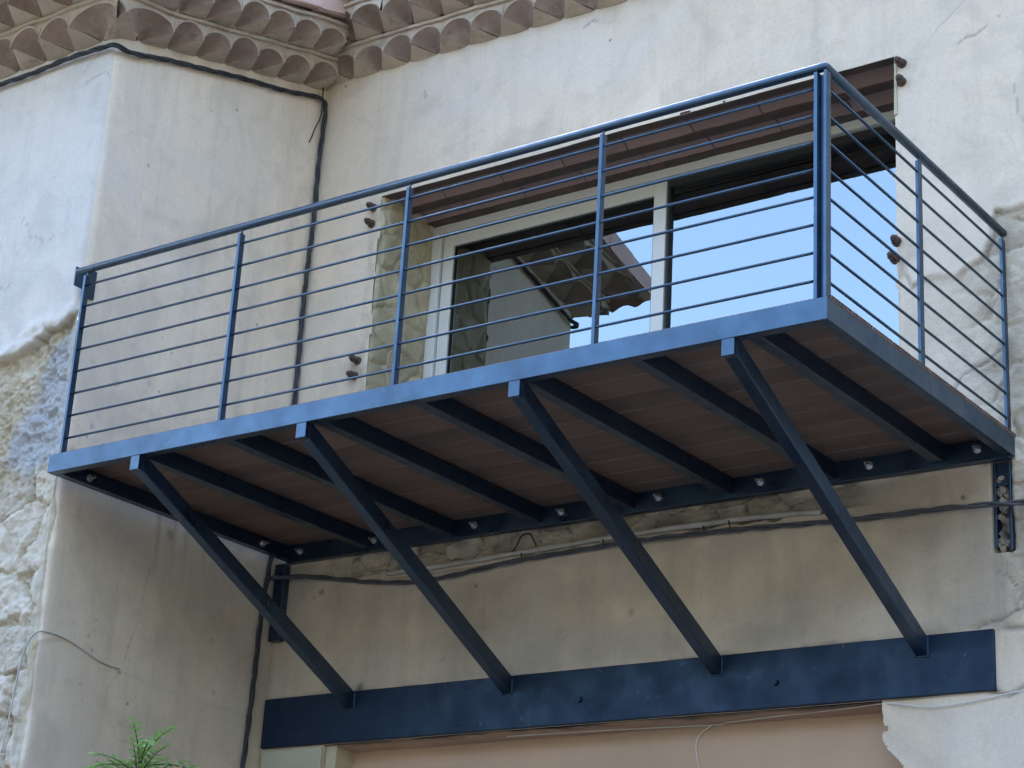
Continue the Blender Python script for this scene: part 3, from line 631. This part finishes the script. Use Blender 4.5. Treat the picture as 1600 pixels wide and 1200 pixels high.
# ------------------------------------------------------------------ balcony
bal = tag(empty('balcony', (L/2, -D/2, 0)), 'blue grey steel balcony with wire-like horizontal bars, brown board underside and four diagonal struts', 'balcony')
S = M['steel']; SD = M['steel']
HB = .092; xl = .075
m = MB(); m.box(xl, L, -D, -D+.012, -HB, 0); m.box(xl, L-.012, -D+.012, -D+.05, -HB, -HB+.007); m.build('front_beam', S, bal, bevel=.002)
m = MB(); m.box(L-.012, L, -D+.0125, -.002, -HB, 0); m.box(L-.05, L-.0125, -D+.051, -.05, -HB, -HB+.007); m.build('side_beam', S, bal, bevel=.002)
m = MB(); m.box(xl, xl+.012, -D+.0125, -.002, -HB, 0); m.box(xl+.0125, xl+.05, -D+.051, -.05, -HB, -HB+.007)
sb = m.build('side_beam', S, bal, bevel=.002)
m = MB(); m.box(xl+.013, L-.013, -.045, -.033, -HB-.012, -.004); m.box(xl+.013, L-.013, -.0329, .0, -HB-.012, -HB-.004)
led = m.build('ledger_beam', S, bal, bevel=.002)
def stud(a, d):
    m = MB(); a = Vector(a); d = Vector(d)
    m.cyl(a, a+d*.006, .020, 14); m.cyl(a+d*.006, a+d*.020, .0145, 6); m.cyl(a+d*.02, a+d*.045, .0075, 10)
    return m
for x_ in (.19, .72, 1.40, 1.95, 2.53, 3.10, 3.67, 4.20):
    stud((x_, -.045, -.048), (0, -1, 0)).build('bolt', M['zincbolt'], bal)
for y_ in (-1.55, -.9, -.25):
    stud((xl+.012, y_, -.045), (1, 0, 0)).build('bolt', M['zincbolt'], bal)
JX = (.668, 1.236, 1.80, 2.362, 2.915, 3.465, 4.015)
jp = None
for x_ in JX:
    if jp is None:
        m = MB(); m.box(-.030, .030, -D+.0505, -.046, -.086, -.002); jp = m.build('joist', S, bal, bevel=.003); o = jp; jp.location = (x_, 0, 0)
    else:
        o = jp.copy(); C.objects.link(o)
    o.location = (x_, 0, 0)
# deck boards: hollow composite profile running along the balcony
pitch = .1835; nb = 10; bp = None
for k in range(nb):
    if bp is None:
        m = MB(); wbd = pitch-.0034-.008
        m.box(xl-.004, L+.001, 0, wbd, .0008, .0040); m.box(xl-.004, L+.001, 0, wbd, .0145, .0175)
        nc = 9
        for i in range(nc+1):
            c0 = i*(wbd-.005)/nc; m.box(xl-.004, L+.001, c0, c0+.005, .0040, .0145)
        bp = m.build('deck_board', M['board'], bal); o = bp
    else:
        o = bp.copy(); C.objects.link(o)
    o.location = (0, -D+.034+k*(pitch-.0034), 0)
# struts
for (xa, xb) in ((.690, .625), (1.740, 1.655), (2.912, 2.865), (3.930, 3.905)):
    m = MB(); hw = .0285
    ya, yb = -D+.0297, -.023; za, zb_ = -HB+.0152, -.872; th = .086
    vs = []
    for (xx, yy, zz_) in ((xa, ya, za), (xb, yb, zb_)):
        vs += [(xx-hw, yy, zz_-th), (xx+hw, yy, zz_-th), (xx+hw, yy, zz_), (xx-hw, yy, zz_)]
    m.add(vs, [(0, 1, 2, 3), (7, 6, 5, 4), (0, 4, 5, 1), (1, 5, 6, 2), (2, 6, 7, 3), (3, 7, 4, 0)])
    so_ = m.build('strut', S, bal, bevel=.004)
    w_ = MB(); w_.box(xa-.0285, xa+.0285, -D+.0005, -D+.0295, -HB-.071, -HB-.001); w_.build('strut_bracket', S, bal, bevel=.002)
    w_ = MB(); rr_ = random.Random(int(xa*100))
    for side_ in (-1, 1):
        w_.tube([(xb+side_*(hw+.002), yb+.002-.004, zb_-.002-q*(th+.004)/9) for q in range(10)], [.0022+.002*rr_.random() for _ in range(10)], 6)
    w_.tube([(xb-hw+q*2*hw/7, yb-.003, zb_-th-.003) for q in range(8)], [.0022+.002*rr_.random() for _ in range(8)], 6)
    w_.build('weld', SD, bal, smooth=True)
# railing
HZ = 1.0
m = MB()
m.tube([(xl, -D+.022, HZ), (L-.05, -D+.022, HZ), (L-.027, -D+.0215, HZ), (L-.0215, -D+.0215, HZ), (L-.0215, -D+.027, HZ), (L-.022, -D+.05, HZ), (L-.022, -.005, HZ)], .0195, 20)
m.build('handrail', S, bal, smooth=True)
def post(x_, y_, z1=.972, ax='x', tw=.012, dp=.032, name='post'):
    m = MB()
    hx, hy = (tw/2, dp/2) if ax == 'x' else (dp/2, tw/2)
    m.box(x_-hx, x_+hx, y_-hy, y_+hy, 0, z1-.01)
    m.cyl((x_, y_, z1-.012), (x_, y_, HZ-.008), .006, 8)
    m.box(x_-hx-.003, x_+hx+.003, y_-hy-.003, y_+hy+.003, 0, .005)
    return m.build(name, S, bal, bevel=.0015)
yf = -D+.022
for x_ in (.145, 1.214, 2.247, 3.292): post(x_, yf, tw=.016, dp=.034)
post(L-.022, -.925, ax='x', tw=.014, dp=.040); post(L-.022, -.020, ax='x', tw=.014, dp=.040)
m = MB(); m.box(L-.062, L-.046, yf-.018, yf+.018, 0, .978); m.box(L-.045, L-.019, yf+.010, yf+.020, 0, .975); m.box(L-.018, L-.006, yf-.018, yf+.022, 0, .978)
m.build('corner_post', S, bal, bevel=.002)
NBAR = 8; pb = None; ps = None
for i in range(NBAR):
    z_ = .083+i*(.912-.083)/(NBAR-1)
    if pb is None:
        m = MB(); m.cyl((.145, yf, 0), (L-.05, yf, 0), .0062, 8); pb = m.build('rail_bar', S, bal, smooth=True); o = pb
        m = MB(); m.cyl((L-.022, yf+.01, 0), (L-.022, -.02, 0), .0062, 8); ps = m.build('rail_bar', S, bal, smooth=True); o2 = ps
    else:
        o = pb.copy(); C.objects.link(o); o2 = ps.copy(); C.objects.link(o2)
    o.location = (0, 0, z_); o2.location = (0, 0, z_)
m = MB(); m.box(.004, .012, -1.70, -1.615, .985-.065, .985+.095); m.box(.0125, .020, -1.765, -1.701, .95, 1.055); m.build('wall_plate', S, bal, bevel=.001)
# old steel posts standing in slots under the two ends
m = MB(); m.box(.016, .090, -.050, -.002, -.545, -HB-.013); m.build('support_post', S, bal, bevel=.003)
m = MB(); m.box(4.250, 4.262, .0, .06, -.50, -HB-.013); m.box(4.320, 4.332, .0, .06, -.515, -HB-.013); m.box(4.262, 4.320, .012, .02, -.215, -HB-.013)
m.build('support_post', S, bal, bevel=.002)
m = MB(); rr = random.Random(4)
for i in range(26): m.lumps((4.291+rr.uniform(-.022, .022), .030+rr.uniform(-.008, .01), -.50+i*.0125+rr.uniform(-.01, .01)), rr.uniform(.014, .024), i, 2)
m.build('slot_mortar', M['plaster'], house)
for ob in list(bpy.data.objects):
    if ob.name.startswith('slot_mortar'):
        for k_ in ('stone', 'dirt'):
            at = ob.data.attributes.new(k_, 'FLOAT', 'POINT'); n_ = len(ob.data.vertices)
            at.data.foreach_set('value', (np.clip(.4+1.2*fbm(np.array([v.co.x*30 for v in ob.data.vertices]), np.array([v.co.z*14 for v in ob.data.vertices]), 5), 0, .9) if k_ == 'dirt' else np.full(n_, .8)).astype('f4'))

# ------------------------------------------------------------------ cables
def twisted(name, pts, mat, R=.0075, r=.0078, strands=3, turn=.42, loose=.003, seed=1):
    path = cat(pts, 22); d = 0; m = MB(); rr = random.Random(seed); lines = [[] for _ in range(strands)]; ph = rr.random()*6
    for i, p in enumerate(path):
        tg = (path[min(i+1, len(path)-1)]-path[max(i-1, 0)]).normalized()
        if i: d += (p-path[i-1]).length
        u = tg.cross(Vector((.3, -.5, .8))).normalized(); v = tg.cross(u)
        for k in range(strands):
            a = ph+2*math.pi*(d/turn+k/strands); q = R+loose*math.sin(d*9+k*2)
            lines[k].append(p+u*math.cos(a)*q+v*math.sin(a)*q)
    for ln in lines: m.tube(ln, r, 7)
    return m.build(name, mat, None, smooth=True)
def on_ret(y_, z_, o_=.022): return (o_, y_, z_)
c1 = twisted('wall_cable', [(-1.6, WY-.03, 2.385), (-.935, WY-.03, 2.392), (-.613, WY-.03, 2.388), (-.356, WY-.032, 2.395), (-.10, WY-.032, 2.388), (.018, WY-.02, 2.385), (.026, -1.60, 2.395), (.024, -1.323, 2.485), (.022, -1.0, 2.575), (.022, -.715, 2.66), (.022, -.35, 2.755), (.024, -.10, 2.83),
     (.035, -.03, 2.80), (.030, -.022, 2.6), (.022, -.022, 2.409), (.020, -.022, 2.025), (.020, -.03, 1.698), (.018, -.030, 1.204), (.018, -.030, .883), (.02, -.035, .36), (.02, -.10, -.1), (.02, -.125, -.407), (.02, -.13, -.732), (.02, -.155, -1.262), (.02, -.17, -1.9), (.02, -.18, -3.5)], M['cable'], seed=3)
tag(c1, 'bundle of twisted black cables running under the tiled cornice and down the inner corner', 'cable')
m = MB(); m.tube(cat([(.03, -.06, 2.93), (.034, -.055, 2.80), (.04, -.07, 2.70), (.036, -.10, 2.62), (.045, -.13, 2.55), (.04, -.145, 2.50)], 6), .0045, 6)
tag(m.build('loose_wire', M['cable'], None, smooth=True), 'short loose black wire end dangling below the cornice in the inner corner', 'wire')
c2 = twisted('wall_cable', [(6.5, -.02, -.46), (5.2, -.02, -.375), (4.6, -.03, -.335), (4.3, -.042, -.318), (4.0, -.03, -.298), (3.586, -.022, -.287), (3.0, -.026, -.262), (2.401, -.026, -.252), (1.95, -.026, -.258), (1.623, -.03, -.268), (1.2, -.02, -.300), (.954, -.018, -.302), (.70, -.018, -.275), (.502, -.018, -.240), (.25, -.05, -.20), (.05, -.075, -.19), (.03, -.12, -.20)],
              M['cable_old'], R=.0075, r=.0062, strands=3, turn=.5, loose=.004, seed=8)
tag(c2, 'weathered grey twisted cable strung along the wall just under the balcony', 'cable')
for (px_, z_) in ((1.70, -.25), (2.78, -.245), (2.92, -.235), (2.2, -.24)):
    m = MB(); m.tube([(px_, -.004, z_+.045), (px_, -.03, z_+.02), (px_+.01, -.034, z_-.01)], .004, 6); m.build('cable_hook', M['cable'], c2)
m = MB(); m.tube(cat([(1.62, -.02, -.23), (1.66, -.022, -.19), (1.69, -.02, -.135), (1.74, -.022, -.13), (1.77, -.02, -.17), (1.785, -.02, -.20)], 5), .0045, 6)
m.build('wire_loop', M['cable'], c2, smooth=True)
# thin string on the peach soffit
m = MB(); m.tube(cat([(1.6, .07, -1.152), (2.2, .10, -1.153), (2.75, .14, -1.157), (2.85, .12, -1.155), (3.1, .09, -1.152), (3.5, .05, -1.149), (3.68, .02, -1.147), (3.78, -.012, -1.16), (4.0, -.014, -1.185), (4.4, -.016, -1.14)], 8), .0028, 6)
m.tube(cat([(2.75, .14, -1.158), (2.68, .15, -1.20), (2.66, .152, -1.26), (2.69, .152, -1.4)], 6), .0028, 6)
tag(m.build('thin_wire', M['alu'], None, smooth=True), 'thin pale wire stapled across the peach shopfront head below the steel beam', 'wire')

m = MB(); m.tube(cat([(-.10, WY-.006, -1.45), (-.075, WY-.008, -1.25), (-.055, WY-.010, -1.05), (-.03, WY-.006, -.93), (.0, WY+.02, -.862), (.007, -1.60, -.845), (.008, -1.48, -.855), (.008, -1.36, -.885), (.008, -1.25, -.915), (.008, -1.12, -.925)], 8), .0042, 6)
tag(m.build('thin_wire', M['conduit'], None, smooth=True), 'thin pale wire bent round the rough outer corner of the left wing, low down', 'wire')

# ------------------------------------------------------------------ sapling at the lower left
pl = tag(empty('young_tree', (1.35, -2.25, GZ)), 'tip of a small leafy green tree poking up at the lower left', 'tree')
m = MB(); tr_pts = cat([(1.35, -2.25, GZ), (1.30, -2.2, -3.6), (1.38, -2.2, -2.6), (1.36, -2.2, -1.95), (1.375, -2.2, -1.62)], 8)
m.tube(tr_pts, [.022*(1-i/len(tr_pts))+.004 for i in range(len(tr_pts))], 8); m.build('trunk', M['stem'], pl, smooth=True)
lf = MB(); twg = MB(); rr = random.Random(5)
def frond(base, dirv, ln, droop, nl):
    pts = []; p = Vector(base); d = Vector(dirv).normalized()
    for i in range(nl+1):
        pts.append(p.copy()); p = p+d*ln/nl; d = (d+Vector((0, 0, -droop/nl))).normalized()
    twg.tube(pts, [.0035*(1-i/(nl+1))+.001 for i in range(nl+1)], 5)
    for i in range(1, nl+1):
        d = (pts[i]-pts[i-1]).normalized(); side = d.cross(Vector((0, 0, 1))).normalized()
        for sg in ((-1, 1) if i < nl else (0,)):
            ld = (d*.55+side*sg*.8+Vector((0, 0, rr.uniform(-.25, .35)))).normalized() if sg else d
            le = rr.uniform(.036, .055); wv = ld.cross(Vector((rr.uniform(-.4, .4), rr.uniform(-.4, .4), 1))).normalized()*le*.24
            nrm = wv.cross(ld).normalized()*le*.10
            b0 = pts[i]; vs = [b0, b0+ld*le*.33+wv+nrm, b0+ld*le*.68+wv*.8+nrm*.6, b0+ld*le-nrm, b0+ld*le*.68-wv*.8+nrm*.6, b0+ld*le*.33-wv+nrm, b0+ld*le*.5]
            lf.add(vs, [(0, 6, 1), (1, 6, 2), (2, 6, 3), (3, 6, 4), (4, 6, 5), (5, 6, 0)])
top = Vector((1.37, -2.2, -1.66))
for i in range(24):
    a = i*2.4+rr.uniform(-.4, .4); h_ = rr.random()
    frond(top+Vector((0, 0, -.22*i/24)), (math.cos(a)*(1-.5*h_), math.sin(a)*(1-.5*h_), .25+h_*.9), rr.uniform(.15, .20)+.14*(1-h_)*(i/24+.4), .8, 8)
for i in range(90):
    z_ = -1.85-rr.random()*1.6; a = rr.random()*6.28; frond((1.36+rr.uniform(-.1, .1), -2.2+rr.uniform(-.1, .1), z_), (math.cos(a), math.sin(a), rr.uniform(0, .6)), rr.uniform(.25, .45), .7, 8)
lf.build('leaves', M['leaf'], pl); twg.build('twigs', M['stem'], pl)
